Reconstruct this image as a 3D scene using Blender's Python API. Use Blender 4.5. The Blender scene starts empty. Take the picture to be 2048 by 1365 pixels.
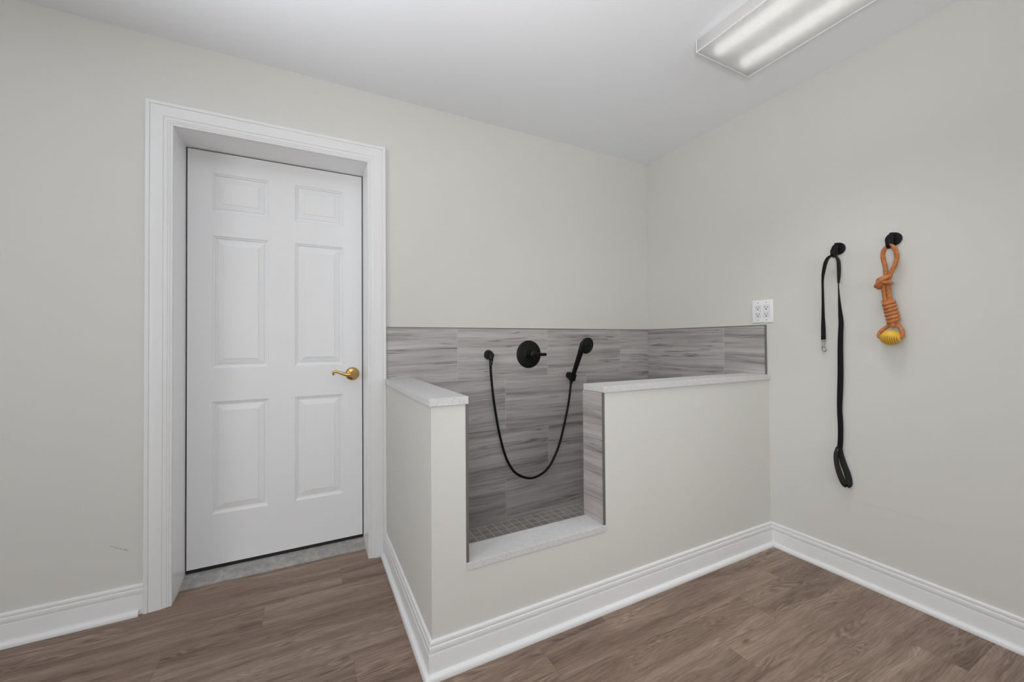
import bpy, bmesh, math, random
from mathutils import Vector, Matrix
random.seed(7)
PI = math.pi
C = bpy.context.scene.collection
SC = bpy.context.scene

# ------------------------------------------------------------------ node helper
class NT:
    def __init__(s, name):
        s.m = bpy.data.materials.new(name); s.m.use_nodes = True
        s.t = s.m.node_tree; s.t.nodes.clear()
        s.out = s.t.nodes.new('ShaderNodeOutputMaterial')
        s.pos = None
    def n(s, typ, **kw):
        nd = s.t.nodes.new(typ)
        for k, v in kw.items(): setattr(nd, k, v)
        return nd
    def put(s, sock, v):
        if v is None: return
        if isinstance(v, bpy.types.NodeSocket): s.t.links.new(v, sock)
        elif isinstance(v, (tuple, list)):
            if len(v) == 3 and sock.type == 'RGBA': v = (*v, 1)
            sock.default_value = v
        else: sock.default_value = v
    def P(s):
        if s.pos is None: s.pos = s.n('ShaderNodeNewGeometry').outputs['Position']
        return s.pos
    def xyz(s, v=None):
        nd = s.n('ShaderNodeSeparateXYZ'); s.put(nd.inputs[0], v if v is not None else s.P())
        return nd.outputs[0], nd.outputs[1], nd.outputs[2]
    def vec(s, x, y, z):
        nd = s.n('ShaderNodeCombineXYZ')
        for i, v in enumerate((x, y, z)): s.put(nd.inputs[i], v)
        return nd.outputs[0]
    def m_(s, op, a, b=None, c=None, clamp=False):
        nd = s.n('ShaderNodeMath', operation=op, use_clamp=clamp)
        for i, v in enumerate((a, b, c)): s.put(nd.inputs[i], v)
        return nd.outputs[0]
    def v_(s, op, a, b=None):
        nd = s.n('ShaderNodeVectorMath', operation=op)
        s.put(nd.inputs[0], a); s.put(nd.inputs[1], b)
        return nd.outputs['Value'] if op in ('DOT_PRODUCT', 'LENGTH', 'DISTANCE') else nd.outputs[0]
    def noise(s, v, scale=5, detail=4, rough=.5, dist=0):
        nd = s.n('ShaderNodeTexNoise'); s.put(nd.inputs['Vector'], v)
        nd.inputs['Scale'].default_value = scale; nd.inputs['Detail'].default_value = detail
        nd.inputs['Roughness'].default_value = rough; nd.inputs['Distortion'].default_value = dist
        return nd.outputs['Fac']
    def white(s, v):
        nd = s.n('ShaderNodeTexWhiteNoise'); nd.noise_dimensions = '3D'; s.put(nd.inputs['Vector'], v)
        return nd.outputs['Value']
    def ramp(s, f, stops):
        nd = s.n('ShaderNodeValToRGB'); s.put(nd.inputs[0], f)
        e = nd.color_ramp.elements
        while len(e) < len(stops): e.new(.5)
        for el, (p, c) in zip(e, stops):
            el.position = p; el.color = (*c, 1) if not isinstance(c, (int, float)) else (c, c, c, 1)
        return nd.outputs[0]
    def mix(s, f, a, b, blend='MIX'):
        nd = s.n('ShaderNodeMix', data_type='RGBA', blend_type=blend)
        s.put(nd.inputs[0], f); s.put(nd.inputs[6], a); s.put(nd.inputs[7], b)
        return nd.outputs[2]
    def map(s, v, a, b, c=0., d=1.):
        nd = s.n('ShaderNodeMapRange'); nd.interpolation_type = 'SMOOTHSTEP'
        s.put(nd.inputs[0], v)
        for i, k in enumerate((a, b, c, d)): nd.inputs[i + 1].default_value = k
        return nd.outputs[0]
    def bump(s, h, strength=.2, dist=.01):
        nd = s.n('ShaderNodeBump'); nd.inputs['Strength'].default_value = strength
        nd.inputs['Distance'].default_value = dist; s.put(nd.inputs['Height'], h)
        return nd.outputs[0]
    def pbr(s, col, rough=.5, metal=0., normal=None, spec=None, coat=None):
        nd = s.n('ShaderNodeBsdfPrincipled')
        s.put(nd.inputs['Base Color'], col); s.put(nd.inputs['Roughness'], rough); s.put(nd.inputs['Metallic'], metal)
        s.put(nd.inputs['Normal'], normal)
        if spec is not None: nd.inputs['Specular IOR Level'].default_value = spec
        if coat: nd.inputs['Coat Weight'].default_value = coat
        s.t.links.new(nd.outputs[0], s.out.inputs[0])
        return s.m
    def segdist(s, a, b):
        A = Vector(a); B = Vector(b); AB = B - A
        pa = s.v_('SUBTRACT', s.P(), tuple(A))
        t = s.m_('DIVIDE', s.v_('DOT_PRODUCT', pa, tuple(AB)), AB.length_squared, clamp=True)
        nd = s.n('ShaderNodeVectorMath', operation='SCALE'); nd.inputs[0].default_value = tuple(AB); s.put(nd.inputs['Scale'], t)
        return s.v_('LENGTH', s.v_('SUBTRACT', pa, nd.outputs[0]))

def flat(name, col, rough=.5, metal=0., spec=None):
    return NT(name).pbr(col, rough, metal, spec=spec)

def wall_mat():
    n = NT('wall_paint')
    f = n.noise(n.P(), 2.2, 3)
    col = n.mix(f, (.622, .620, .585), (.640, .638, .603))
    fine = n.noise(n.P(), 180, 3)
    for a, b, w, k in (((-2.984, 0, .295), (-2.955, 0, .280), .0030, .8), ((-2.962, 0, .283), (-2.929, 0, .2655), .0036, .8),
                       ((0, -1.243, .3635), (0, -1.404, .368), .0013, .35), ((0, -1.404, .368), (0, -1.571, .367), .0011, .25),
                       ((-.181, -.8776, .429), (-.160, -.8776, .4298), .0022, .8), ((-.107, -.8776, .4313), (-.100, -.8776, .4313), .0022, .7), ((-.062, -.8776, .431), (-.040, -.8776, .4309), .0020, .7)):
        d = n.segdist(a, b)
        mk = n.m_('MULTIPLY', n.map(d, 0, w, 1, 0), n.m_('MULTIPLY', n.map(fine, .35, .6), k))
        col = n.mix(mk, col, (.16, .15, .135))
    return n.pbr(col, .62, normal=n.bump(n.noise(n.P(), 420, 2), .035, .002), spec=.3)

def floor_mat():
    n = NT('vinyl_plank')
    x, y, z = n.xyz()
    v = n.m_('DIVIDE', n.m_('SUBTRACT', n.m_('MULTIPLY', y, -1), .94), .15)
    row = n.m_('FLOOR', v)
    u = n.m_('DIVIDE', n.m_('ADD', n.m_('ADD', x, .295), n.m_('MULTIPLY', row, .305)), 1.22)
    col = n.m_('FLOOR', u)
    idv = n.white(n.vec(row, col, 3.1)); id2 = n.white(n.vec(row, col, 8.7))
    fx = n.m_('MULTIPLY', idv, 37.); fy = n.m_('MULTIPLY', id2, 23.)
    X = n.m_('ADD', x, fx); Y = n.m_('ADD', y, fy)
    warp = n.m_('SUBTRACT', n.noise(n.vec(n.m_('MULTIPLY', X, 3.), n.m_('MULTIPLY', Y, 9.), 0), 1, 2), .5)
    Yw = n.m_('ADD', Y, n.m_('MULTIPLY', warp, .045))
    broad = n.noise(n.vec(n.m_('MULTIPLY', X, 1.3), n.m_('MULTIPLY', Yw, 15.), fx), 1, 5, .6, .35)
    ringf = n.noise(n.vec(n.m_('MULTIPLY', X, 1.5), n.m_('MULTIPLY', Y, 8.5), fy), 1, 2.5, .5, .25)
    ring = n.m_('SINE', n.m_('MULTIPLY', ringf, 160.))
    ringmask = n.map(n.noise(n.vec(n.m_('MULTIPLY', X, 2.2), n.m_('MULTIPLY', Y, 9.), 5), 1, 2), .47, .66)
    fib = n.noise(n.vec(n.m_('MULTIPLY', X, 9.), n.m_('MULTIPLY', Yw, 190.), fy), 1, 5, .72)
    f = n.m_('ADD', n.m_('MULTIPLY', n.m_('SUBTRACT', broad, .5), 1.05), .5)
    f = n.m_('ADD', f, n.m_('MULTIPLY', n.m_('SUBTRACT', fib, .5), .85))
    f = n.m_('ADD', f, n.m_('MULTIPLY', n.m_('MULTIPLY', ring, ringmask), .125))
    f = n.m_('ADD', f, n.m_('MULTIPLY', n.m_('SUBTRACT', idv, .5), .07))
    RAMP = [(.10, (.075, .048, .034)), (.32, (.152, .103, .075)), (.52, (.232, .165, .125)), (.72, (.325, .243, .190)), (.95, (.45, .355, .290))]
    pore = n.map(n.noise(n.vec(n.m_('MULTIPLY', X, 22.), n.m_('MULTIPLY', Yw, 420.), fx), 1, 3, .7), .60, .72)
    f = n.m_('SUBTRACT', f, n.m_('MULTIPLY', pore, .16))
    c = n.ramp(f, RAMP)
    c = n.mix(n.m_('MULTIPLY', id2, .25), c, n.mix(1., c, (1., .93, .92), 'MULTIPLY'))
    # sparse knots
    kv = n.n('ShaderNodeTexVoronoi'); n.put(kv.inputs['Vector'], n.vec(n.m_('MULTIPLY', X, 1.6), n.m_('MULTIPLY', Yw, 4.2), 1.)); kv.inputs['Scale'].default_value = 1.35
    knot = n.m_('MULTIPLY', n.map(kv.outputs['Distance'], .015, .075, 1, 0), .55)
    c = n.mix(knot, c, (.06, .038, .028))
    fu = n.m_('FRACT', u); fv = n.m_('FRACT', v)
    eu = n.m_('MINIMUM', fu, n.m_('SUBTRACT', 1., fu)); ev = n.m_('MINIMUM', fv, n.m_('SUBTRACT', 1., fv))
    g = n.m_('MAXIMUM', n.map(eu, .0, .0012, 1, 0), n.map(ev, 0., .008, 1, 0))
    c = n.mix(n.m_('MULTIPLY', g, .35), c, (.05, .034, .026))
    return n.pbr(c, n.map(fib, .2, .8, .5, .42), normal=n.bump(n.m_('SUBTRACT', fib, n.m_('MULTIPLY', g, 1.2)), .12, .002), spec=.35)

def tile_mat(name, axis, sign, u0, half, warm=0.):
    """u runs along a world axis; rows of .305 fall from z 1.2; row r is shifted by half a tile when r is odd"""
    n = NT(name)
    p = n.xyz(); z = p[2]
    U = n.m_('MULTIPLY', p[axis], sign)
    v = n.m_('DIVIDE', n.m_('SUBTRACT', 1.2005, z), .305); r = n.m_('FLOOR', v)
    u = n.m_('DIVIDE', n.m_('SUBTRACT', n.m_('SUBTRACT', U, u0), n.m_('MULTIPLY', n.m_('MODULO', n.m_('ADD', r, 10.), 2.), half)), .61)
    cidx = n.m_('FLOOR', u)
    idv = n.white(n.vec(r, cidx, 1.7 + axis)); id2 = n.white(n.vec(r, cidx, 5.3 + axis))
    ox = n.m_('MULTIPLY', idv, 31.); oz = n.m_('MULTIPLY', id2, 17.)
    X = n.m_('ADD', U, ox); Z = n.m_('ADD', z, oz)
    tilt = n.m_('MULTIPLY', n.m_('SUBTRACT', id2, .5), .07)
    Z = n.m_('ADD', Z, n.m_('MULTIPLY', X, tilt))
    w = n.m_('SUBTRACT', n.noise(n.vec(n.m_('MULTIPLY', X, 2.6), n.m_('MULTIPLY', Z, 9.), 2.), 1, 3), .5)
    Zw = n.m_('ADD', Z, n.m_('MULTIPLY', w, .03))
    a = n.noise(n.vec(n.m_('MULTIPLY', X, .7), n.m_('MULTIPLY', Zw, 20.), ox), 1, 4, .55)
    b = n.noise(n.vec(n.m_('MULTIPLY', X, 2.4), n.m_('MULTIPLY', Zw, 85.), oz), 1, 4, .6)
    c2 = n.noise(n.vec(n.m_('MULTIPLY', X, 8.), n.m_('MULTIPLY', Zw, 240.), 0), 1, 2, .6)
    st = n.noise(n.vec(n.m_('MULTIPLY', X, .9), n.m_('MULTIPLY', Zw, 38.), 9.), 1, 2, .5)
    streak = n.map(n.m_('ABSOLUTE', n.m_('SUBTRACT', st, .5)), 0., .018, 1, 0)
    smask = n.map(n.noise(n.vec(n.m_('MULTIPLY', X, 3.), n.m_('MULTIPLY', Z, 10.), 4.), 1, 2), .45, .62)
    f = n.m_('ADD', .5, n.m_('MULTIPLY', n.m_('SUBTRACT', a, .5), 1.25))
    f = n.m_('ADD', f, n.m_('MULTIPLY', n.m_('SUBTRACT', b, .5), .78))
    f = n.m_('ADD', f, n.m_('MULTIPLY', n.m_('SUBTRACT', c2, .5), .42))
    f = n.m_('SUBTRACT', f, n.m_('MULTIPLY', n.m_('MULTIPLY', streak, smask), .52))
    f = n.m_('ADD', f, n.m_('MULTIPLY', n.m_('SUBTRACT', idv, .5), .09))
    col = n.ramp(f, [(.06, (.155, .143, .135)), (.28, (.265, .248, .238)), (.48, (.375, .356, .344)), (.70, (.455, .437, .425)), (.95, (.55, .532, .52))])
    if warm:  # reddish colour cast painted into the tile colour
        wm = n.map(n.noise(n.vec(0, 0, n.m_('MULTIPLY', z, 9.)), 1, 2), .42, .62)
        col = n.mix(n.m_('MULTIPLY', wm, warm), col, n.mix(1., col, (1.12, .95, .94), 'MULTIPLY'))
    fu = n.m_('FRACT', u); fv = n.m_('FRACT', v)
    du = n.m_('MULTIPLY', n.m_('MINIMUM', fu, n.m_('SUBTRACT', 1., fu)), .61)
    dv = n.m_('MULTIPLY', n.m_('MINIMUM', fv, n.m_('SUBTRACT', 1., fv)), .305)
    g = n.map(n.m_('MINIMUM', du, dv), .0009, .0016, 1, 0)
    col = n.mix(g, col, (.50, .485, .47))
    return n.pbr(col, n.m_('ADD', .40, n.m_('MULTIPLY', g, .4)), normal=n.bump(n.m_('SUBTRACT', 1., g), .25, .001), spec=.4)

def mosaic_mat():
    n = NT('mosaic_tile'); x, y, z = n.xyz()
    u = n.m_('DIVIDE', x, .0515); v = n.m_('DIVIDE', n.m_('ADD', y, .012), .0515)
    idv = n.white(n.vec(n.m_('FLOOR', u), n.m_('FLOOR', v), 1))
    gr = n.noise(n.vec(n.m_('MULTIPLY', x, 10.), n.m_('MULTIPLY', n.m_('ADD', y, idv), 90.), n.m_('MULTIPLY', idv, 9.)), 1, 4)
    f = n.m_('ADD', n.m_('MULTIPLY', gr, .7), n.m_('MULTIPLY', idv, .3))
    col = n.ramp(f, [(.2, (.24, .218, .20)), (.8, (.42, .39, .365))])
    fu = n.m_('FRACT', u); fv = n.m_('FRACT', v)
    d = n.m_('MINIMUM', n.m_('MINIMUM', fu, n.m_('SUBTRACT', 1., fu)), n.m_('MINIMUM', fv, n.m_('SUBTRACT', 1., fv)))
    g = n.map(d, .022, .034, 1, 0)
    return n.pbr(n.mix(g, col, (.74, .70, .66)), .5, normal=n.bump(n.m_('SUBTRACT', 1., g), .3, .001))

def quartz_mat():
    n = NT('grey_quartz')
    a = n.noise(n.P(), 60, 4, .7, .5); b = n.noise(n.P(), 330, 2, .6)
    s = n.map(n.noise(n.P(), 260, 2, .5), .60, .68); l = n.map(n.noise(n.P(), 210, 2, .5, .3), .60, .68)
    f = n.m_('ADD', n.m_('MULTIPLY', a, .35), n.m_('MULTIPLY', b, .65))
    col = n.ramp(f, [(.25, (.46, .46, .46)), (.5, (.59, .59, .59)), (.75, (.70, .70, .70))])
    col = n.mix(n.m_('MULTIPLY', s, .35), col, (.25, .245, .25)); col = n.mix(n.m_('MULTIPLY', l, .4), col, (.78, .78, .78))
    return n.pbr(col, .32, spec=.45)

def door_mat():
    n = NT('door_white_paint')
    f = n.noise(n.P(), 3, 3)
    col = n.mix(f, (.765, .77, .775), (.785, .79, .795))
    x, y, z = n.xyz()
    d = n.m_('MULTIPLY', n.map(n.noise(n.vec(n.m_('MULTIPLY', x, 9.), 0, n.m_('MULTIPLY', z, 9.)), 1, 5, .7), .68, .8), n.map(z, .75, .1, 0, .35))
    return n.pbr(n.mix(d, col, (.5, .48, .45)), .42, spec=.4)

def threshold_mat():
    n = NT('threshold_grey')
    f = n.noise(n.P(), 34, 6, .7)
    return n.pbr(n.ramp(f, [(.3, (.25, .245, .225)), (.55, (.36, .355, .33)), (.7, (.46, .455, .425))]), .6)

def rope_mat():
    n = NT('orange_rope')
    f = n.noise(n.P(), 260, 3, .6); b = n.noise(n.P(), 60, 2)
    x, y, z = n.xyz()
    t = n.m_('ADD', n.m_('MULTIPLY', f, .7), n.m_('MULTIPLY', b, .3))
    col = n.ramp(t, [(.3, (.30, .095, .030)), (.52, (.50, .195, .075)), (.72, (.66, .33, .155))])
    return n.pbr(col, .85, normal=n.bump(f, .5, .002), spec=.15)

def ball_mat():
    n = NT('yellow_rubber'); x, y, z = n.xyz()
    dy = n.m_('SUBTRACT', y, -1.4129); dz = n.m_('SUBTRACT', z, 1.1231)
    st = n.map(n.m_('COSINE', n.m_('MULTIPLY', dy, 2 * PI / .0066)), .15, .55)
    wob = n.m_('ADD', dz, n.m_('MULTIPLY', n.m_('ABSOLUTE', dy), .15))
    mk = n.m_('MULTIPLY', n.m_('MULTIPLY', n.map(wob, .008, .0055), n.map(dz, -.029, -.026)), n.map(n.m_('ABSOLUTE', dy), .0285, .0265))
    f = n.noise(n.P(), 90, 2)
    col = n.mix(f, (.66, .36, .025), (.76, .45, .04))
    return n.pbr(n.mix(n.m_('MULTIPLY', st, mk), col, (.30, .145, .01)), .42)

def webbing_mat():
    n = NT('black_webbing')
    f = n.noise(n.P(), 500, 2)
    return n.pbr(n.ramp(f, [(.3, (.0035, .0033, .0033)), (.7, (.009, .0085, .0085))]), .65, normal=n.bump(f, .3, .001), spec=.18)

def lens_mat():
    n = NT('prismatic_acrylic'); x, y, z = n.xyz()
    s = 2 * PI / .0052
    h = n.m_('ADD', n.m_('SINE', n.m_('MULTIPLY', n.m_('ADD', n.m_('ADD', x, z), y), s)), n.m_('SINE', n.m_('MULTIPLY', n.m_('SUBTRACT', n.m_('ADD', x, z), y), s)))
    nr = n.bump(h, .6, .0015)
    tr = n.n('ShaderNodeBsdfTransparent'); tr.inputs[0].default_value = (.92, .92, .92, 1)
    tl = n.n('ShaderNodeBsdfTranslucent'); tl.inputs[0].default_value = (.92, .92, .92, 1); n.put(tl.inputs['Normal'], nr)
    df = n.n('ShaderNodeBsdfDiffuse'); df.inputs[0].default_value = (.85, .85, .85, 1); n.put(df.inputs['Normal'], nr)
    gl = n.n('ShaderNodeBsdfGlossy'); gl.inputs['Roughness'].default_value = .18; n.put(gl.inputs['Normal'], nr)
    def mx(f, a, b):
        k = n.n('ShaderNodeMixShader'); n.put(k.inputs[0], f); n.put(k.inputs[1], a); n.put(k.inputs[2], b); return k.outputs[0]
    a = mx(n.m_('ADD', .66, n.m_('MULTIPLY', h, .10)), tr.outputs[0], tl.outputs[0]); a = mx(.22, a, df.outputs[0]); a = mx(.06, a, gl.outputs[0])
    n.t.links.new(a, n.out.inputs[0]); return n.m

def rim_mat():
    n = NT('acrylic_edge')  # near-white colour imitating the highlight on edge-lit acrylic
    a = n.n('ShaderNodeBsdfTranslucent'); a.inputs[0].default_value = (1, 1, 1, 1)
    b = n.n('ShaderNodeBsdfDiffuse'); b.inputs[0].default_value = (.95, .95, .95, 1)
    k = n.n('ShaderNodeMixShader'); n.put(k.inputs[0], .5); n.put(k.inputs[1], a.outputs[0]); n.put(k.inputs[2], b.outputs[0])
    n.t.links.new(k.outputs[0], n.out.inputs[0]); return n.m

def emit_mat(name, col, st):
    n = NT(name); e = n.n('ShaderNodeEmission'); e.inputs[0].default_value = (*col, 1); e.inputs[1].default_value = st
    n.t.links.new(e.outputs[0], n.out.inputs[0]); return n.m

def glass_mat():
    n = NT('window_glass')
    a = n.n('ShaderNodeBsdfTransparent'); b = n.n('ShaderNodeBsdfGlossy'); b.inputs['Roughness'].default_value = .02
    k = n.n('ShaderNodeMixShader'); k.inputs[0].default_value = .06
    n.t.links.new(a.outputs[0], k.inputs[1]); n.t.links.new(b.outputs[0], k.inputs[2]); n.t.links.new(k.outputs[0], n.out.inputs[0]); return n.m

M = dict(
    wall=wall_mat(), floor=floor_mat(), ceil=flat('ceiling_paint', (.855, .870, .905), .75, spec=.2),
    jamb=flat('jamb_gloss_white', (.89, .895, .905), .3, spec=.5), trim=flat('white_trim_paint', (.74, .743, .745), .36, spec=.4), door=door_mat(),  # jamb white lifted above the trim white to offset shade in the recess
    tback=tile_mat('grey_streak_tile', 0, 1, -1.5, .305), tright=tile_mat('grey_streak_tile_side', 1, -1, .01, .305),
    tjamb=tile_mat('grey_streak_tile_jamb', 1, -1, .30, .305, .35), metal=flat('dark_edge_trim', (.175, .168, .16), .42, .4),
    mosaic=mosaic_mat(), quartz=quartz_mat(), thr=threshold_mat(), black=flat('matte_black_metal', (.0042, .0042, .0045), .42, .0, .28),
    rubber=flat('black_seal', (.008, .008, .008), .6), hose=flat('black_hose', (.004, .004, .004), .45, spec=.25),
    brass=flat('polished_brass', (.54, .355, .13), .10, 1.), steel=flat('bright_steel', (.40, .39, .385), .26, 1.),
    plate=flat('white_plastic', (.83, .83, .845), .3), recept=flat('outlet_face_plastic', (.74, .74, .75), .35), slot=flat('dark_slot', (.012, .012, .012), .6),
    screw=flat('screw_metal', (.30, .30, .30), .35, .6), rope=rope_mat(), web=webbing_mat(), pad=flat('black_padded_handle', (.007, .007, .007), .5, spec=.25),
    piping=flat('grey_piping', (.35, .35, .35), .5), ball=ball_mat(),
    lens=lens_mat(), rim=rim_mat(), pan=flat('fixture_white_enamel', (.80, .80, .80), .4), tube=emit_mat('lit_tube', (1., .985, .95), 3.4), glass=glass_mat(),
    spray=flat('spray_face', (.008, .008, .008), .4, spec=.3))

# ------------------------------------------------------------------ object helpers
def link(name, bm, mat, parent=None, smooth=None, mats=None):
    me = bpy.data.meshes.new(name)
    bmesh.ops.recalc_face_normals(bm, faces=bm.faces[:])
    off = Vector((0, 0, 0)); p = parent
    while p is not None: off += p.location; p = p.parent
    loc = Vector((0, 0, 0))
    if parent is None and bm.verts:
        xs = [v.co for v in bm.verts]
        loc = Vector(((min(v.x for v in xs) + max(v.x for v in xs)) / 2, (min(v.y for v in xs) + max(v.y for v in xs)) / 2, min(v.z for v in xs)))
    bmesh.ops.translate(bm, verts=bm.verts[:], vec=-(off + loc))
    bm.to_mesh(me); bm.free()
    for mm in (mats or [mat]): me.materials.append(mm)
    if smooth is not None:
        for pl in me.polygons: pl.use_smooth = True
        if smooth < 179: me.set_sharp_from_angle(angle=math.radians(smooth))
    o = bpy.data.objects.new(name, me); C.objects.link(o)
    o.location = loc
    if parent is not None: o.parent = parent; o.location = (0, 0, 0)
    return o
def tag(o, label, cat, group=None):
    o['label'] = label; o['category'] = cat
    if group: o['group'] = group
    return o
def thing(name, label, cat, loc, group=None):
    o = bpy.data.objects.new(name, None); C.objects.link(o); o.location = loc; o.empty_display_size = .05
    return tag(o, label, cat, group)
def struct(o): o['kind'] = 'structure'; return o
def sempty(name, loc):
    o = bpy.data.objects.new(name, None); C.objects.link(o); o.location = loc; o['kind'] = 'structure'; return o
def BM(): return bmesh.new()
def box(bm, x0, x1, y0, y1, z0, z1, bev=0., seg=2):
    vs = [bm.verts.new((x, y, z)) for x in (x0, x1) for y in (y0, y1) for z in (z0, z1)]
    fs = [bm.faces.new([vs[i] for i in f]) for f in ((0, 1, 3, 2), (4, 6, 7, 5), (0, 4, 5, 1), (2, 3, 7, 6), (0, 2, 6, 4), (1, 5, 7, 3))]
    if bev > 0:
        es = {e for f in fs for e in f.edges}
        bmesh.ops.bevel(bm, geom=list(es), offset=bev, segments=seg, profile=.5, affect='EDGES', clamp_overlap=True)
    return bm
def prism(bm, poly, axis, a, b, bev=0.):
    """poly: 2D points; axis 0: (y,z) extruded in x, 1: (x,z) in y, 2: (x,y) in z"""
    def P(q, t): return (t, q[0], q[1]) if axis == 0 else (q[0], t, q[1]) if axis == 1 else (q[0], q[1], t)
    A = [bm.verts.new(P(q, a)) for q in poly]; B = [bm.verts.new(P(q, b)) for q in poly]
    k = len(poly); fs = [bm.faces.new(A), bm.faces.new(B[::-1])]
    for i in range(k): fs.append(bm.faces.new((A[i], A[(i + 1) % k], B[(i + 1) % k], B[i])))
    if bev > 0:
        es = {e for f in fs for e in f.edges}
        bmesh.ops.bevel(bm, geom=list(es), offset=bev, segments=2, profile=.5, affect='EDGES')
    return bm
def miter_sweep(bm, path, normals, mapper, prof):
    """prof points (a,b); a is offset along the mitred 2D normal, b the other axis"""
    rings = []
    for i, p in enumerate(path):
        if i == 0: m = Vector(normals[0])
        elif i == len(path) - 1: m = Vector(normals[-1])
        else:
            n1, n2 = Vector(normals[i - 1]), Vector(normals[i]); m = (n1 + n2) / (1 + n1.dot(n2))
        rings.append([bm.verts.new(mapper(p[0] + m.x * a, p[1] + m.y * a, b)) for a, b in prof])
    for r0, r1 in zip(rings, rings[1:]):
        for j in range(len(prof) - 1): bm.faces.new((r0[j], r0[j + 1], r1[j + 1], r1[j]))
    bm.faces.new(rings[0]); bm.faces.new(rings[-1][::-1])
    return bm
def catmull(pts, n=8):
    P = [Vector(p) for p in pts]; out = []
    Q = [P[0] * 2 - P[1]] + P + [P[-1] * 2 - P[-2]]
    for i in range(1, len(Q) - 2):
        a, b, c, d = Q[i - 1:i + 3]
        for k in range(n):
            t = k / n
            out.append(.5 * ((2 * b) + (c - a) * t + (2 * a - 5 * b + 4 * c - d) * t * t + (3 * b - a - 3 * c + d) * t ** 3))
    return out + [P[-1]]
def frames(pts, closed=False):
    n = len(pts); T = []
    for i in range(n):
        if closed: t = pts[(i + 1) % n] - pts[i - 1]
        else: t = pts[min(i + 1, n - 1)] - pts[max(i - 1, 0)]
        T.append(t.normalized())
    ref = Vector((1, 0, 0)) if abs(T[0].x) < .8 else Vector((0, 0, 1))
    N = [(ref - T[0] * ref.dot(T[0])).normalized()]
    for i in range(1, n):
        v = N[-1] - T[i] * N[-1].dot(T[i]); N.append(v.normalized())
    return T, N
def tube(bm, pts, r, seg=12, closed=False, cap=True):
    pts = [Vector(p) for p in pts]; T, N = frames(pts, closed); rings = []
    for i, p in enumerate(pts):
        rr = r[i] if isinstance(r, (list, tuple)) else r
        B = T[i].cross(N[i])
        rings.append([bm.verts.new(p + (N[i] * math.cos(2 * PI * k / seg) + B * math.sin(2 * PI * k / seg)) * rr) for k in range(seg)])
    m = len(rings)
    for i in range(m if closed else m - 1):
        a, b = rings[i], rings[(i + 1) % m]
        for k in range(seg): bm.faces.new((a[k], a[(k + 1) % seg], b[(k + 1) % seg], b[k]))
    if cap and not closed:
        bm.faces.new(rings[0][::-1]); bm.faces.new(rings[-1])
    return bm
def lathe(bm, prof, o, axis, seg=40, sx=1.):
    """prof: (r, h) from base outward along axis"""
    ax = Vector(axis).normalized(); o = Vector(o)
    u = (Vector((0, 0, 1)) if abs(ax.z) < .9 else Vector((1, 0, 0))); u = (u - ax * u.dot(ax)).normalized(); v = ax.cross(u)
    rings = []
    for r, h in prof:
        if r < 1e-6: rings.append([bm.verts.new(o + ax * h)])
        else: rings.append([bm.verts.new(o + ax * h + (u * math.cos(2 * PI * k / seg) * r + v * math.sin(2 * PI * k / seg) * r * sx)) for k in range(seg)])
    for a, b in zip(rings, rings[1:]):
        for k in range(seg):
            k2 = (k + 1) % seg
            if len(a) == 1 and len(b) == 1: continue
            if len(a) == 1: bm.faces.new((a[0], b[k], b[k2]))
            elif len(b) == 1: bm.faces.new((a[k], b[0], a[k2]))
            else: bm.faces.new((a[k], a[k2], b[k2], b[k]))
    if len(rings[0]) > 1: bm.faces.new(rings[0])
    if len(rings[-1]) > 1: bm.faces.new(rings[-1][::-1])
    return bm
def ribbon(bm, pts, wid, dirs, th):
    """strap of rounded-rectangle section; dirs give the width direction at each point"""
    pts = [Vector(p) for p in pts]; n = len(pts); rings = []
    for i, p in enumerate(pts):
        t = (pts[min(i + 1, n - 1)] - pts[max(i - 1, 0)]).normalized()
        d = Vector(dirs[i]); d = (d - t * d.dot(t)).normalized(); q = t.cross(d)
        w = wid[i] / 2; h = th / 2; e = min(h * .8, w * .3)
        sec = [(-w, -h + e), (-w + e, -h), (w - e, -h), (w, -h + e), (w, h - e), (w - e, h), (-w + e, h), (-w, h - e)]
        rings.append([bm.verts.new(p + d * a + q * b) for a, b in sec])
    for a, b in zip(rings, rings[1:]):
        for k in range(8): bm.faces.new((a[k], a[(k + 1) % 8], b[(k + 1) % 8], b[k]))
    bm.faces.new(rings[0][::-1]); bm.faces.new(rings[-1]); return bm
def lerp_list(vals, n):
    out = []
    for i in range(len(vals) - 1):
        for k in range(n):
            t = k / n; out.append(vals[i] * (1 - t) + vals[i + 1] * t)
    return out + [vals[-1]]

# ------------------------------------------------------------------ the room
H = 2.44; X0 = -4.6; Y0 = -4.8
L_, D_, OP0, OP1, IN_ = -1.8988, -.8776, -1.7754, -1.1556, -.7537
CAPZ, CAPB, SZ, SB = .9269, .8998, .3453, .3202
struct(link('floor', box(BM(), X0 - .12, .12, Y0 - .12, .3, -.05, 0), M['floor']))
struct(link('ceiling', box(BM(), X0 - .12, .12, Y0 - .12, .3, H, H + .05), M['ceil']))
b = BM()
prism(b, [(X0 - .12, 0), (-2.802, 0), (-2.802, 2.082), (-1.9735, 2.082), (-1.9735, 0), (.12, 0), (.12, H), (X0 - .12, H)], 1, 0, .25)
box(b, -2.95, -1.85, .25, .3, 0, 2.3)  # block added behind the door to stop light leaking through its gaps
struct(link('wall_back', b, M['wall']))
struct(link('wall_right', box(BM(), 0, .12, Y0 - .12, 0, 0, H), M['wall']))
def holed(bm, axis, a, b_, u0, u1, h0, h1, w0, w1):
    """wall slab with one rectangular hole (h0..h1 along the wall, w0..w1 up)"""
    def bb(p, q, r, s):
        if axis == 1: box(bm, p, q, a, b_, r, s)
        else: box(bm, a, b_, p, q, r, s)
    bb(u0, h0, 0, H); bb(h1, u1, 0, H); bb(h0, h1, 0, w0); bb(h0, h1, w1, H); return bm
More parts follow.
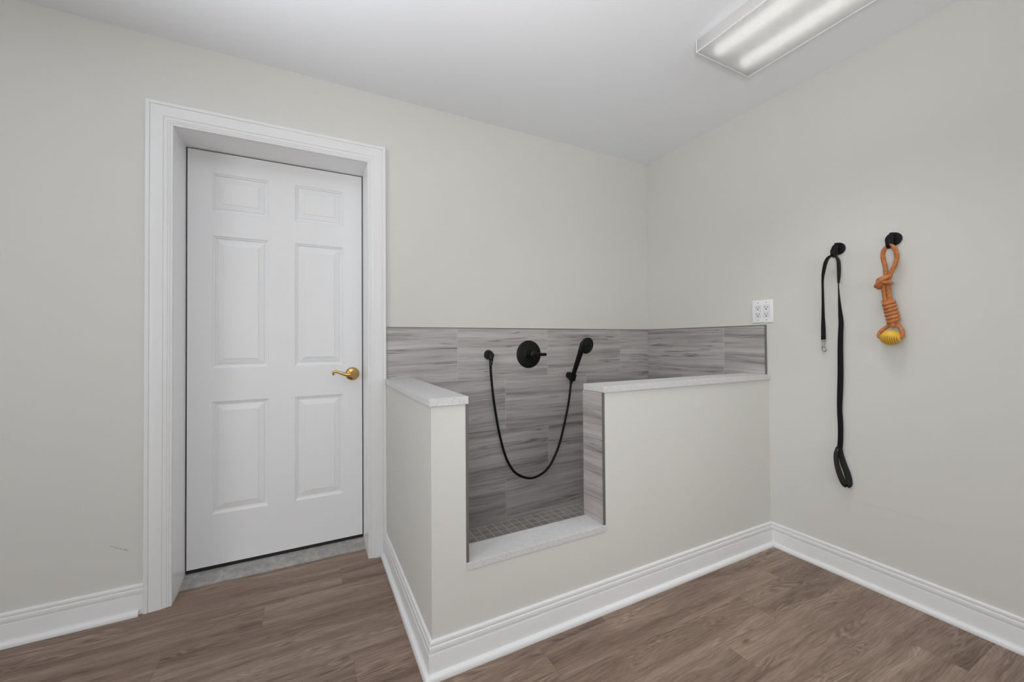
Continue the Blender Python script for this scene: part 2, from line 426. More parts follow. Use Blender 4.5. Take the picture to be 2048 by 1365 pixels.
W1 = (-2.7, -.5, .75, 2.10); W2 = (-3.6, -1.6, .85, 2.15)  # openings added in the unseen walls to let fill light in
struct(link('wall_front', holed(BM(), 1, Y0 - .12, Y0, X0 - .12, .12, *W1), M['wall']))
struct(link('wall_left', holed(BM(), 0, X0 - .12, X0, Y0, 0, *W2), M['wall']))
def window(name, axis, c, w):
    h0, h1, z0, z1 = w
    def bb(bm, p, q, d0, d1, r, s):
        if axis == 1: box(bm, p, q, c - d1, c - d0, r, s)
        else: box(bm, c - d1, c - d0, p, q, r, s)
    f = BM(); t = .05
    bb(f, h0, h1, .03, .09, z0, z0 + t); bb(f, h0, h1, .03, .09, z1 - t, z1)
    bb(f, h0, h0 + t, .03, .09, z0 + t, z1 - t); bb(f, h1 - t, h1, .03, .09, z0 + t, z1 - t)
    m = (h0 + h1) / 2; bb(f, m - .03, m + .03, .03, .09, z0 + t, z1 - t)
    o = struct(link(name, f, M['trim']))
    g = BM(); bb(g, h0 + t, m - .03, .055, .06, z0 + t, z1 - t); bb(g, m + .03, h1 - t, .055, .06, z0 + t, z1 - t)
    link('window_pane', g, M['glass'], o)
window('window_1', 1, Y0, W1); window('window_2', 0, X0, W2)  # both windows are added out of view as sources of fill light

# half-height partition: left return wall + U-shaped front wall
b = BM()
prism(b, [(L_, 0), (0, 0), (0, CAPB), (OP1, CAPB), (OP1, SB), (OP0, SB), (OP0, CAPB), (L_, CAPB)], 1, D_, IN_)
box(b, L_, OP0, IN_, 0, 0, CAPB)
struct(link('wall_partition', b, M['wall']))

# baseboards with shoe moulding
BP = [(0, 0), (.0152, 0), (.0152, .0790), (.0148, .0806), (.0085, .0812), (.0085, .0836), (.0120, .0856), (.0130, .0900), (.0130, .0975), (.0118, .1025), (.0098, .1044), (.0055, .1048), (.0055, .1072), (.0090, .1082), (.0092, .1135), (.0080, .1172), (.0055, .1197), (.0030, .1205), (0, .1205)]
SP = [(.0152, 0), (.0318, 0), (.0320, .004), (.0312, .010), (.0285, .0155), (.0240, .0192), (.0200, .0205), (.0152, .0208)]
gmap = lambda x, y, z: (x, y, z)
def baseboard(name, path, normals, cut0=0., cut1=0.):
    o = struct(link(name, miter_sweep(BM(), path, normals, gmap, BP), M['trim'], smooth=26))
    p2 = [list(p) for p in path]
    d = Vector(p2[1]) - Vector(p2[0]); d.normalize(); p2[0] = list(Vector(p2[0]) + d * cut0)
    d = Vector(p2[-2]) - Vector(p2[-1]); d.normalize(); p2[-1] = list(Vector(p2[-1]) + d * cut1)
    link('shoe_moulding', miter_sweep(BM(), p2, normals, gmap, SP), M['trim'], o, smooth=40)
baseboard('baseboard_left', [(X0, Y0), (X0, 0), (-2.8775, 0)], [(1, 0), (0, -1)], 0, .012)
baseboard('baseboard_right', [(L_, -.0225), (L_, D_), (0, D_), (0, Y0)], [(-1, 0), (0, -1), (-1, 0)])
baseboard('baseboard_front', [(0, Y0), (X0, Y0)], [(0, 1)], .033, .033)

# door casing, jambs, door
CP = [(0, 0), (0, .0065), (.0030, .0088), (.0085, .0092), (.0090, .0080), (.0100, .0100), (.0155, .0112), (.0165, .0100), (.0180, .0118), (.0265, .0140), (.0310, .0148), (.0320, .0170), (.0340, .0172),
      (.0520, .0182), (.0700, .0200), (.0735, .0192), (.0745, .0176), (.0755, .0176), (.0765, .0205), (.0800, .0222), (.0880, .0222), (.0905, .0205), (.0910, .0180), (.0910, 0)]
CPt = [(a, t) for a, t in CP]
tr = struct(link('trim_1', miter_sweep(BM(), [(-2.7862, 0), (-2.7862, 2.064), (-1.9890, 2.064), (-1.9890, 0)], [(-1, 0), (0, 1), (1, 0)], lambda x, z, t: (x, -t, z), CPt), M['trim'], smooth=30))
b = BM()
box(b, -2.802, -2.7865, .0005, .25, 0, 2.082); box(b, -1.9888, -1.9735, .0005, .25, 0, 2.082); box(b, -2.7865, -1.9888, .0005, .25, 2.0655, 2.082)
struct(link('trim_2', b, M['jamb']))
# slab with six raised panels
DX0, DX1, DZ0, DZ1, DY = -2.7812, -1.9940, .0410, 2.0605, .200
cols = [(-2.6830, -2.4470), (-2.3270, -2.0925)]
rows = [(.2880, .8340), (.9980, 1.6490), (1.7660, 1.9590)]
b = BM()
xs = [DX0, *cols[0], *cols[1], DX1]; zs = [DZ0, *rows[0], *rows[1], *rows[2], DZ1]
grid = [[b.verts.new((x, DY, z)) for z in zs] for x in xs]
RING = [(.003, .0030), (.010, .0055), (.0105, .0095), (.0190, .0100), (.0200, .0075), (.0440, .0030), (.0446, .0008), (.0470, .0005)]
for i in range(5):
    for j in range(7):
        q = [grid[i][j], grid[i + 1][j], grid[i + 1][j + 1], grid[i][j + 1]]
        if i in (1, 3) and j in (1, 3, 5):
            prev = q
            for ins, dep in RING:
                cur = [b.verts.new((xs[i] + ins, DY + dep, zs[j] + ins)), b.verts.new((xs[i + 1] - ins, DY + dep, zs[j] + ins)),
                       b.verts.new((xs[i + 1] - ins, DY + dep, zs[j + 1] - ins)), b.verts.new((xs[i] + ins, DY + dep, zs[j + 1] - ins))]
                for k in range(4): b.faces.new((prev[k], prev[(k + 1) % 4], cur[(k + 1) % 4], cur[k]))
                prev = cur
            b.faces.new(prev)
        else: b.faces.new(q)
back = [b.verts.new((x, DY + .042, z)) for x, z in ((DX0, DZ0), (DX1, DZ0), (DX1, DZ1), (DX0, DZ1))]
b.faces.new(back[::-1])
bot = [grid[i][0] for i in range(6)]; top = [grid[i][7] for i in range(6)]; lf = [grid[0][j] for j in range(8)]; rt = [grid[5][j] for j in range(8)]
b.faces.new(bot + [back[1], back[0]]); b.faces.new(top + [back[2], back[3]]); b.faces.new(lf + [back[3], back[0]]); b.faces.new(rt + [back[2], back[1]])
door = struct(link('door_1', b, M['door']))
b = BM(); g = .0035
box(b, -2.7864, DX0 - .0003, DY + .006, DY + .03, .0, 2.0654); box(b, DX1 + .0003, -1.9889, DY + .006, DY + .03, 0, 2.0654); box(b, DX0 - .0003, DX1 + .0003, DY + .006, DY + .03, DZ1 + .0003, 2.0654)
link('weatherstrip', b, M['rubber'], door)
b = BM(); box(b, DX0, DX1, DY + .004, DY + .03, .0230, DZ0 - .0003); link('door_sweep', b, M['rubber'], door)
# brass lever: rosette + lever are sub-parts of the handle
hz, hx = .9445, -2.0455
hd = bpy.data.objects.new('door_handle', None); C.objects.link(hd); hd.parent = door; hd.location = Vector((hx, DY, hz)) - door.location
hd['label'] = 'polished brass lever handle'
link('rosette', lathe(BM(), [(.0365, 0), (.0365, .002), (.0355, .005), (.031, .0095), (.024, .0125), (.017, .0145), (.0135, .017), (.0125, .024), (.0125, .040)], (hx, DY, hz), (0, -1, 0), 48), M['brass'], hd, smooth=40)
lp = catmull([(hx - .002, DY - .040, hz - .002), (hx - .004, DY - .053, hz - .002), (hx - .018, DY - .060, hz - .001), (hx - .040, DY - .060, hz + .001), (hx - .062, DY - .058, hz + .010), (hx - .080, DY - .056, hz + .0165), (hx - .094, DY - .055, hz + .017), (hx - .101, DY - .055, hz + .011), (hx - .0995, DY - .055, hz + .004), (hx - .0945, DY - .055, hz + .0045)], 6)
rr = lerp_list([.0125, .0125, .0115, .0088, .0076, .0070, .0064, .0058, .0048, .0036], 6)
b = tube(BM(), lp, rr, 14)
lathe(b, [(.0135, 0), (.0135, .003), (.012, .005), (.0085, .0055), (.008, .0045), (0, .0045)], (hx - .002, DY - .050, hz - .002), (0, -1, 0), 28)
link('lever', b, M['brass'], hd, smooth=50)
# sloping threshold
b = BM(); prism(b, [(.098, .0002), (.098, .006), (.102, .0075), (.196, .0225), (.242, .0225), (.242, .0002)], 0, -2.7862, -1.9892)
t = tag(link('door_threshold', b, M['thr']), 'worn grey sloping threshold at the foot of the white door', 'threshold')

# ------------------------------------------------------------------ wash station
b = BM(); prism(b, [(-1.8980, .9273), (-1.7650, .9273), (-1.7650, .031), (-.0102, .031), (-.0102, 1.1965), (-1.8980, 1.1965)], 1, -.010, -.0002)
t = tag(link('tile_panel', b, M['tback']), 'grey streaked wall tile behind the black shower fittings', 'tile panel')
b = BM(); box(b, -1.8980, -.0102, -.0115, -.0002, 1.1968, 1.2010); o = link('edge_trim', b, M['metal'], t); o['label'] = 'thin dark metal strip along the tile edge'
b = BM(); prism(b, [(-.0105, .031), (-.0105, 1.1965), (-.8660, 1.1965), (-.8660, .9273), (-.7445, .9273), (-.7445, .031)], 0, -.010, -.0002)
t = tag(link('tile_panel', b, M['tright']), 'short grey tile panel on the side wall under the electrical outlet', 'tile panel')
b = BM(); prism(b, [(0, 1.1968), (0, 1.2010), (-.8712, 1.2010), (-.8712, .9273), (-.8662, .9273), (-.8662, 1.1968)], 0, -.0115, -.0002); o = link('edge_trim', b, M['metal'], t); o['label'] = 'thin dark metal strip along the tile edge'
# opening sides
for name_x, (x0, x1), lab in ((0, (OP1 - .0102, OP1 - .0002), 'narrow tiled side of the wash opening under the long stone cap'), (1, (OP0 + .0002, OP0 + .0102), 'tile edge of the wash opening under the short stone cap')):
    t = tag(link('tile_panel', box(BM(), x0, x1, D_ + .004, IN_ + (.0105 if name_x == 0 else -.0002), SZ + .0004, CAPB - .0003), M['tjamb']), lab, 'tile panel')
    o = link('edge_trim', box(BM(), x0 - .0006, x1 + .0006 * 0, D_ - .0015, D_ + .0038, SZ + .0004, CAPB - .0003, .0007), M['metal'], t); o['label'] = 'dark metal corner strip'
# inner lining behind the half walls
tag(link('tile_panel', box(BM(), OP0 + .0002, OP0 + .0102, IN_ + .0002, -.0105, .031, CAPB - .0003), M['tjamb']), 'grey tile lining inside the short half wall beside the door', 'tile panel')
b = BM(); prism(b, [(OP0 + .0106, .031), (-.0106, .031), (-.0106, CAPB - .0003), (OP1 - .0, CAPB - .0003), (OP1, SB - .0003), (OP0 + .0106, SB - .0003)], 1, IN_ + .0002, IN_ + .0102)
tag(link('tile_panel', b, M['tback']), 'grey tile lining on the tub side of the front half wall', 'tile panel')
tag(link('shower_pan', box(BM(), OP0 + .0104, -.0102, IN_ + .0104, -.0102, .0005, .0308), M['mosaic']), 'small square mosaic tile floor inside the dog wash', 'shower floor')
# stone caps and sill
b = BM(); prism(b, [(L_ - .0085, D_ - .0085), (OP0 + .0085, D_ - .0085), (OP0 + .0085, -.0104), (L_ + .0008, -.0104), (L_ + .0008, -.0232), (L_ - .0085, -.0232)], 2, CAPB + .0002, CAPZ, .0012)
tag(link('stone_cap', b, M['quartz']), 'short speckled grey stone cap on the half wall beside the door', 'stone cap')
b = BM(); prism(b, [(OP1 - .0085, D_ - .0085), (-.0004, D_ - .0085), (-.0004, IN_ + .0085), (OP1 - .0085, IN_ + .0085)], 2, CAPB + .0002, CAPZ, .0012)
tag(link('stone_cap', b, M['quartz']), 'long speckled grey stone cap running to the outlet wall', 'stone cap')
b = BM(); box(b, OP0 + .0003, OP1 - .0003, D_ - .0045, IN_ - .003, SB + .0002, SZ, .0012)
tag(link('stone_sill', b, M['quartz']), 'pale stone step at the bottom of the wash opening', 'sill')

# valve trim
vx, vz = -1.0305, 1.038
t = thing('shower_valve', 'round black shower valve plate with short lever on the grey tile', 'shower valve', (vx, -.0102, vz))
link('escutcheon', lathe(BM(), [(.0860, 0), (.0868, .002), (.0855, .0045), (.080, .0062), (.050, .0085), (.030, .0100), (.0275, .011)], (vx, -.0103, vz), (0, -1, 0), 64), M['black'], t, smooth=35)
link('sleeve', lathe(BM(), [(.0265, 0), (.0265, .018), (.0255, .021), (.0240, .022), (.0240, .052), (.0225, .056), (.0180, .059), (0, .060)], (vx, -.0215, vz), (0, -1, 0), 40), M['black'], t, smooth=35)
link('lever', tube(BM(), [(vx + .012, -.066, vz), (vx + .050, -.068, vz - .0008), (vx + .084, -.070, vz - .0016), (vx + .0895, -.0703, vz - .0017), (vx + .0905, -.0703, vz - .0017)], [.0095, .0095, .0095, .0095, .008], 20), M['black'], t, smooth=45)
# water outlet
ox, oz = -1.3068, 1.0395
t = thing('shower_outlet', 'small black wall elbow feeding the shower hose', 'shower outlet', (ox, -.0102, oz))
link('flange', lathe(BM(), [(.0285, 0), (.0292, .002), (.0285, .0045), (.0262, .006)], (ox, -.0103, oz + .001), (0, -1, 0), 40), M['black'], t, smooth=40)
b = lathe(BM(), [(.0258, 0), (.0262, .006), (.0255, .016), (.0230, .027), (.0185, .037), (.0125, .0445), (.006, .0485), (0, .0495)], (ox, -.0150, oz + .0025), (0, -1, -.22), 36)
tube(b, catmull([(ox, -.030, oz + .004), (ox - .001, -.044, oz - .001), (ox - .002, -.0530, oz - .013), (ox - .003, -.0560, oz - .026)], 6), lerp_list([.0150, .0165, .0150, .0125], 6), 24)
link('elbow', b, M['black'], t, smooth=60)
link('collar', lathe(BM(), [(.0105, 0), (.0122, .001), (.0122, .011), (.0105, .0125)], (ox - .0027, -.0560, oz - .0265), (-.03, 0, -1), 24), M['black'], t, smooth=35)
# hose
hp = [(-1.3100, -.0560, .9990), (-1.3130, -.0555, .9760), (-1.3056, -.0500, .8960), (-1.2943, -.0500, .7929), (-1.2751, -.0450, .6805), (-1.2531, -.0450, .5678), (-1.2270, -.0450, .4689), (-1.1946, -.0450, .3880), (-1.1430, -.0420, .3190), (-1.0676, -.0420, .2780),
      (-.9960, -.0420, .2757), (-.9213, -.0420, .3110), (-.8646, -.0420, .3817), (-.8239, -.0450, .4724), (-.7900, -.0450, .5807), (-.7606, -.0450, .6908), (-.7465, -.0470, .7711), (-.7385, -.0480, .8300), (-.7350, -.0485, .8540)]
t = thing('shower_hose', 'long black hose hanging in a deep U against the tile', 'shower hose', hp[9])
link('hose', tube(BM(), catmull(hp, 8), .0072, 14), M['hose'], t, smooth=60)
link('hose_nut', tube(BM(), [hp[0], (-1.3105, -.0558, .9960), (-1.3120, -.0556, .9830), (-1.3122, -.0556, .9815)], [.009, .0105, .0098, .008], 18), M['black'], t, smooth=40)
link('hose_nut', tube(BM(), [(-.7372, -.0482, .8400), (-.7368, -.0482, .8420), (-.7344, -.0485, .8575), (-.7343, -.0485, .8582)], [.008, .0098, .0105, .009], 18), M['black'], t, smooth=40)
# bracket
bx = -.7290
t = thing('shower_bracket', 'black wall bracket holding the hand shower', 'bracket', (bx, -.0102, .895))
link('wall_plate', lathe(BM(), [(.0215, 0), (.0218, .003), (.0205, .006), (.0175, .008)], (bx, -.0103, .893), (0, -1, 0), 36), M['black'], t, smooth=40)
b = BM(); prism(b, [(bx - .0190, .9140), (bx + .0170, .9130), (bx + .0150, .8800), (bx + .002, .8640), (bx - .0150, .8700), (bx - .0200, .8860)], 1, -.0400, -.0175, .003); link('arm', b, M['black'], t)
b = BM()
ax = Vector((0, -.36, .93)).normalized(); cc = Vector((bx - .0005, -.0574, .8850))
seg = 30; rin, rout, hh = .0162, .0212, .0225
rings = []
e1 = Vector((1, 0, 0)); e2 = ax.cross(e1)
for i in range(seg + 1):
    a = math.radians(-62 + 304 * i / seg) + PI * .5
    dv = e1 * math.cos(a) + e2 * -math.sin(a) * -1
    f = 1.0
    rings.append([b.verts.new(cc + dv * r_ * f + ax * h_) for r_, h_ in ((rin, -hh), (rout, -hh), (rout + .001, hh), (rin + .001, hh))])
for r0, r1 in zip(rings, rings[1:]):
    for k in range(4): b.faces.new((r0[k], r0[(k + 1) % 4], r1[(k + 1) % 4], r1[k]))
b.faces.new(rings[0][::-1]); b.faces.new(rings[-1])
link('clip', b, M['black'], t, smooth=40)
# hand shower
hs = [(bx - .0035, -.0492, .8630), (bx - .001, -.0540, .8760), (bx, -.0600, .8920), (bx + .003, -.0830, .9430), (bx + .006, -.1090, .9970), (bx + .009, -.1310, 1.0440), (bx + .011, -.1450, 1.0780), (bx + .013, -.1540, 1.1050), (bx + .0135, -.1565, 1.1170)]
hr = [.0105, .0122, .0132, .0150, .0165, .0178, .0190, .0185, .0110]
t = thing('hand_shower', 'black hand shower leaning out from its wall bracket', 'hand shower', hs[0])
link('handle', tube(BM(), catmull(hs, 6), lerp_list(hr, 6), 20), M['black'], t, smooth=60)
nrm = Vector((.12, -.95, -.22)).normalized(); hc = Vector((bx + .0175, -.1690, 1.0930))
hdp = link('head', lathe(BM(), [(0, -.014), (.021, -.0125), (.036, -.0070), (.0465, .0030), (.0515, .0110), (.0525, .0165), (.0515, .0205), (.0485, .0220)], hc, nrm, 48), M['black'], t, smooth=50)
b = lathe(BM(), [(.0480, 0), (.0475, .0012), (.037, .0016), (.0355, .0006), (.0335, .0018), (.020, .0022), (.0185, .0010), (.0165, .0024), (0, .0028)], hc + nrm * .0221, nrm, 48)
link('spray_face', b, M['spray'], hdp, smooth=30)

# ------------------------------------------------------------------ outlet
oy, ozc = -.8515, 1.2770
t = thing('electrical_outlet', 'white double outlet plate above the right end of the tile', 'electrical outlet', (-.0002, oy, ozc))
b = BM(); box(b, -.0062, -.0002, oy - .0575, oy + .0575, ozc - .0635, ozc + .0635, .0032, 3)
link('cover_plate', b, M['plate'], t, smooth=40)
def receptacle(yc):
    r = link('receptacle', box(BM(), -.0078, -.0060, yc - .0165, yc + .0165, ozc - .0333, ozc + .0333, .0008), M['recept'], t)
    s = BM()
    for dz in (.0185, -.0185):
        box(s, -.0086, -.0077, yc + .0055, yc + .0078, ozc + dz - .001, ozc + dz + .0085)
        box(s, -.0086, -.0077, yc - .0080, yc - .0058, ozc + dz + .0004, ozc + dz + .0078)
        lathe(s, [(.0031, 0), (.0031, .001)], (-.0077, yc - .0002, ozc + dz - .0072), (-1, 0, 0), 14)
    link('socket_slots', s, M['slot'], r)
    s = BM(); box(s, -.0088, -.0077, yc - .0065, yc + .0065, ozc + .0010, ozc + .0046, .0004); box(s, -.0088, -.0077, yc - .0065, yc + .0065, ozc - .0046, ozc - .0010, .0004)
    link('test_button', s, M['plate'], r)
    s = BM()
    for a_, b_, c_, d_ in ((-.0170, .0170, .0333, .0340), (-.0170, .0170, -.0340, -.0333), (-.0172, -.0165, -.034, .034), (.0165, .0172, -.034, .034)):
        box(s, -.0064, -.0061, yc + a_, yc + b_, ozc + c_, ozc + d_)
    link('shadow_gap', s, M['screw'], r)
receptacle(oy + .0232); receptacle(oy - .0232)
for yc in (oy + .0232, oy - .0232):
    for dz in (.0485, -.0485):
        link('screw', lathe(BM(), [(.0030, 0), (.0028, .0008), (0, .0012)], (-.0061, yc, ozc + dz), (-1, 0, 0), 14), M['screw'], t, smooth=40)

# ------------------------------------------------------------------ wall hooks
def make_hook(y, z, lab):
    t = thing('wall_hook', lab, 'hook', (-.0002, y, z), 'black wall hooks')
    link('base_plate', lathe(BM(), [(.0285, 0), (.0290, .0015), (.0290, .0055), (.0275, .0072), (.010, .0076)], (-.0003, y, z), (-1, 0, 0), 44), M['black'], t, smooth=35)
    link('post', lathe(BM(), [(.0075, 0), (.0075, .013)], (-.0078, y, z), (-1, 0, 0), 20), M['black'], t, smooth=40)
    pts = [(-.0235, z + .0265)] + [(-.0235, z + .010), (-.0235, z - .018)]
    for k in range(1, 12):
        a = PI + PI * k / 12
        pts.append((-.0430 - .0195 * math.cos(a) * -1 * -1, z - .024 + .0195 * math.sin(a)))
    pts = [(-.0235, z + .0265), (-.0235, z + .005), (-.0235, z - .024)] + [(-.0430 + .0195 * math.cos(PI * k / 12), z - .024 - .0195 * math.sin(PI * k / 12)) for k in range(1, 12)] + [(-.0625, z - .024), (-.0625, z - .016), (-.0625, z - .010)]
    b = BM(); P3 = [Vector((p[0], y, p[1])) for p in pts]
    ribbon(b, P3, [.0135] * len(P3), [(0, 1, 0)] * len(P3), .0042)
    link('hook', b, M['black'], t)
    return t
h1 = make_hook(-1.2149, 1.5513, 'black wall hook holding the dog leash')
def copy_thing(o, loc, label):
    r = o.copy(); C.objects.link(r); r.location = loc; r['label'] = label
    for ch in list(o.children):
        c = ch.copy(); C.objects.link(c); c.parent = r
    return r
h2 = copy_thing(h1, (-.0002, -1.4180, 1.5505), 'black wall hook holding the orange rope toy')

# ------------------------------------------------------------------ leash
VZ = 1.5513 - .024 - .0195 + .0042   # top of the hook's trough
t = thing('dog_leash', 'black dog leash hanging from a wall hook with both ends loose', 'leash', (-.0430, -1.2149, VZ))
def dirs_from(angles, n):
    return [(-math.cos(a), math.sin(a) * 1.0, 0) for a in lerp_list([math.radians(x) for x in angles], n)]
# padded upper handle folded over the hook
up = [(-.0350, -1.1640, 1.4300), (-.0385, -1.1700, 1.4560), (-.0420, -1.1790, 1.4870), (-.0430, -1.1900, 1.5080), (-.0430, -1.2040, 1.5165), (-.0430, -1.2149, VZ + .0030 + .003), (-.0430, -1.2240, 1.5060), (-.0420, -1.2310, 1.4880), (-.0400, -1.2320, 1.4560), (-.0370, -1.2300, 1.4180), (-.0345, -1.2270, 1.3830)]
ud = [18, 12, 6, 0, 0, 0, 0, 4, 8, 14, 20]
link('padded_grip', ribbon(BM(), catmull(up, 6), lerp_list([.017, .022, .027, .028, .028, .028, .028, .028, .026, .020, .012], 6), dirs_from(ud, 6), .0050), M['pad'], t, smooth=50)
lf = [(-.0350, -1.1640, 1.4340), (-.0320, -1.1605, 1.4000), (-.0285, -1.1588, 1.3602), (-.0225, -1.1560, 1.2936), (-.0180, -1.1535, 1.2265), (-.0160, -1.1524, 1.1817), (-.0150, -1.1520, 1.1345)]
st = link('strap', ribbon(BM(), catmull(lf, 6), lerp_list([.0165, .0165, .0170, .0180, .0180, .0180, .0180], 6), dirs_from([18, 6, 4, 8, 22, 45, 78], 6), .0024), M['web'], t, smooth=50)
rtp = [(-.0350, -1.2275, 1.3900), (-.0330, -1.2262, 1.3650), (-.0300, -1.2258, 1.3304), (-.0260, -1.2259, 1.2829), (-.0220, -1.2268, 1.2352), (-.0200, -1.2280, 1.1961), (-.0180, -1.2250, 1.1529), (-.0160, -1.2222, 1.1008), (-.0150, -1.2208, 1.0486), (-.0140, -1.2194, .9482), (-.0140, -1.2163, .8645), (-.0140, -1.2136, .7862), (-.0140, -1.2159, .7143), (-.0140, -1.2148, .6419), (-.0140, -1.2108, .5900)]
link('strap', ribbon(BM(), catmull(rtp, 6), lerp_list([.0160, .0165, .0180, .0185, .0190, .0190, .0195, .0205, .0215, .0225, .0225, .0195, .0215, .0210, .0215], 6), dirs_from([-18, -16, -10, 10, 35, 60, 70, 75, 78, 80, 82, 70, 85, 85, 85], 6), .0030), M['web'], t, smooth=50)
# lower hand loop
lo = [(-.0145, -1.2108, .5980), (-.0135, -1.2150, .5680), (-.0135, -1.2260, .5270), (-.0135, -1.2380, .4920), (-.0145, -1.2455, .4600), (-.0190, -1.2470, .4400), (-.0260, -1.2400, .4340), (-.0320, -1.2310, .4480), (-.0345, -1.2190, .4800), (-.0325, -1.2075, .5206), (-.0265, -1.2010, .5600), (-.0200, -1.2025, .5860), (-.0165, -1.2075, .6020)]
link('hand_loop', ribbon(BM(), catmull(lo, 6), lerp_list([.0225, .0235, .0245, .0250, .0250, .0250, .0245, .0245, .0235, .0215, .0190, .0170, .0180], 6), dirs_from([85, 80, 72, 66, 62, 58, 55, 52, 48, 46, 46, 56, 75], 6), .0038), M['pad'], t, smooth=50)
link('d_ring', tube(BM(), [(-.021 + .002 * math.cos(2 * PI * k / 20), -1.2020 + .0055 * math.cos(2 * PI * k / 20), .5880 + .0055 * math.sin(2 * PI * k / 20)) for k in range(20)], .0011, 8, True), M['steel'], t, smooth=60)
# folded strap end + bolt snap
b = BM(); box(b, -.0200, -.0115, -1.1612, -1.1428, 1.1160, 1.1380, .002); link('strap_end', b, M['web'], t)
sn = bpy.data.objects.new('bolt_snap', None); C.objects.link(sn); sn.parent = t; sn.location = Vector((-.0155, -1.1515, 1.1160)) - t.location; sn['label'] = 'silver bolt snap'
b = tube(BM(), [Vector((-.0155, -1.1517 + .0080 * math.cos(a), 1.1135 + .0070 * math.sin(a))) for a in [2 * PI * k / 24 for k in range(24)]], .0021, 10, True)
link('swivel_ring', b, M['steel'], sn, smooth=60)
b = lathe(BM(), [(.003, 0), (.0044, .002), (.0034, .004), (.0042, .007), (.0038, .022), (.0048, .024), (.0034, .027)], (-.0155, -1.1515, 1.1075), (0, -.02, -1), 16)
tube(b, catmull([(-.0155, -1.1510, 1.0815), (-.0155, -1.1455, 1.0770), (-.0155, -1.1450, 1.0680), (-.0155, -1.1500, 1.0600), (-.0155, -1.1570, 1.0590), (-.0155, -1.1625, 1.0650), (-.0155, -1.1620, 1.0740), (-.0155, -1.1560, 1.0815)], 5), .0024, 10)
tube(b, [(-.0155, -1.1490, 1.0850), (-.0155, -1.1420, 1.0852), (-.0155, -1.1415, 1.0852)], [.0016, .0019, .0010], 10)
link('snap_body', b, M['steel'], sn, smooth=60)

# ------------------------------------------------------------------ rope toy
R = .0083; HY = -1.4180; TZ = 1.5505 - .0435 + .0021
t = thing('rope_toy', 'orange knotted rope dog toy with a yellow ribbed ball', 'dog toy', (-.0430, HY, TZ))
lp = [(-.0290, -1.3985, 1.3760), (-.0300, -1.3995, 1.3986), (-.0320, -1.3985, 1.4317), (-.0345, -1.3940, 1.4600), (-.0380, -1.3935, 1.4850), (-.0420, -1.4000, 1.5050), (-.0430, -1.4100, 1.5150), (-.0430, HY, TZ + R + .001), (-.0430, -1.4270, 1.5130), (-.0410, -1.4355, 1.5000), (-.0370, -1.4390, 1.4780), (-.0340, -1.4375, 1.4560), (-.0320, -1.4280, 1.4267), (-.0310, -1.4150, 1.3990), (-.0300, -1.4080, 1.3760)]
link('rope_loop', tube(BM(), catmull(lp, 7), R, 14), M['rope'], t, smooth=60)
kc = Vector((-.0330, -1.3945, 1.3680))
b = BM()
def turn(c, nrm, r1, r2, roll, rad, a0=0, a1=360):
    nrm = Vector(nrm).normalized(); u = Vector((1, 0, 0)); u = (u - nrm * u.dot(nrm)).normalized(); v = nrm.cross(u)
    n_ = 28; full = a1 - a0 >= 360
    pts = []
    for k in range(n_ if full else n_ + 1):
        a = math.radians(a0 + (a1 - a0) * k / n_)
        pts.append(Vector(c) + u * math.cos(a) * r1 + v * math.sin(a) * r2)
    tube(b, pts, rad, 12, full)
turn(kc + Vector((0, 0, .0135)), (0, .30, 1), .0160, .0190, 0, R)
turn(kc + Vector((-.001, -.001, -.0030)), (0, -.28, 1), .0175, .0215, 0, R)
turn(kc + Vector((-.002, .0085, -.0135)), (.1, .95, .75), .0130, .0150, 0, R)
bmesh.ops.create_uvsphere(b, u_segments=16, v_segments=10, radius=.0165, matrix=Matrix.Translation(kc))
tube(b, catmull([kc + Vector((-.015, -.016, .016)), kc + Vector((-.0250, .002, .003)), kc + Vector((-.020, .018, -.014)), kc + Vector((-.004, .026, -.019))], 6), R, 12)
link('knot', b, M['rope'], t, smooth=70)
for pts in ([(-.0300, -1.3900, 1.3600), (-.0300, -1.3925, 1.3206), (-.0290, -1.3975, 1.2700)], [(-.0300, -1.4035, 1.3600), (-.0300, -1.4085, 1.3188), (-.0290, -1.4125, 1.2700)]):
    link('rope_strand', tube(BM(), catmull(pts, 8), R, 14), M['rope'], t, smooth=60)
# coil wrapped round the core
a0 = Vector((-.0300, -1.4060, 1.2830)); a1 = Vector((-.0300, -1.4235, 1.1880)); ax = (a1 - a0).normalized(); e1 = Vector((-1, 0, 0)); e2 = ax.cross(e1)
N_ = 6.2; pts = []
for k in range(int(N_ * 28) + 1):
    f = k / (N_ * 28); a = 2 * PI * N_ * f + 1.2
    pts.append(a0 + (a1 - a0) * f + e1 * math.cos(a) * .0120 + e2 * math.sin(a) * .0165)
b = tube(BM(), pts, .0080, 12)
tube(b, [a0 - ax * .004, a0 + (a1 - a0) * .5, a1 + ax * .003], [.009, .010, .009], 12)
link('rope_wrap', b, M['rope'], t, smooth=70)
bn = BM(); bmesh.ops.create_uvsphere(bn, u_segments=16, v_segments=10, radius=.0105, matrix=Matrix.Translation((-.0360, -1.4215, 1.1765)) @ Matrix.Scale(1.15, 4, (0, 0, 1)))
link('rope_end', bn, M['rope'], t, smooth=70)
bc = Vector((-.0340, -1.4129, 1.1231))
link('rope_strand', tube(BM(), catmull([(-.0290, -1.4150, 1.1860), (-.0300, -1.3990, 1.1690), (-.0310, -1.3830, 1.1550), (-.0330, -1.3740, 1.1390), (-.0340, -1.3770, 1.1260), (-.0340, -1.3900, 1.1215)], 7), R * .92, 14), M['rope'], t, smooth=60)
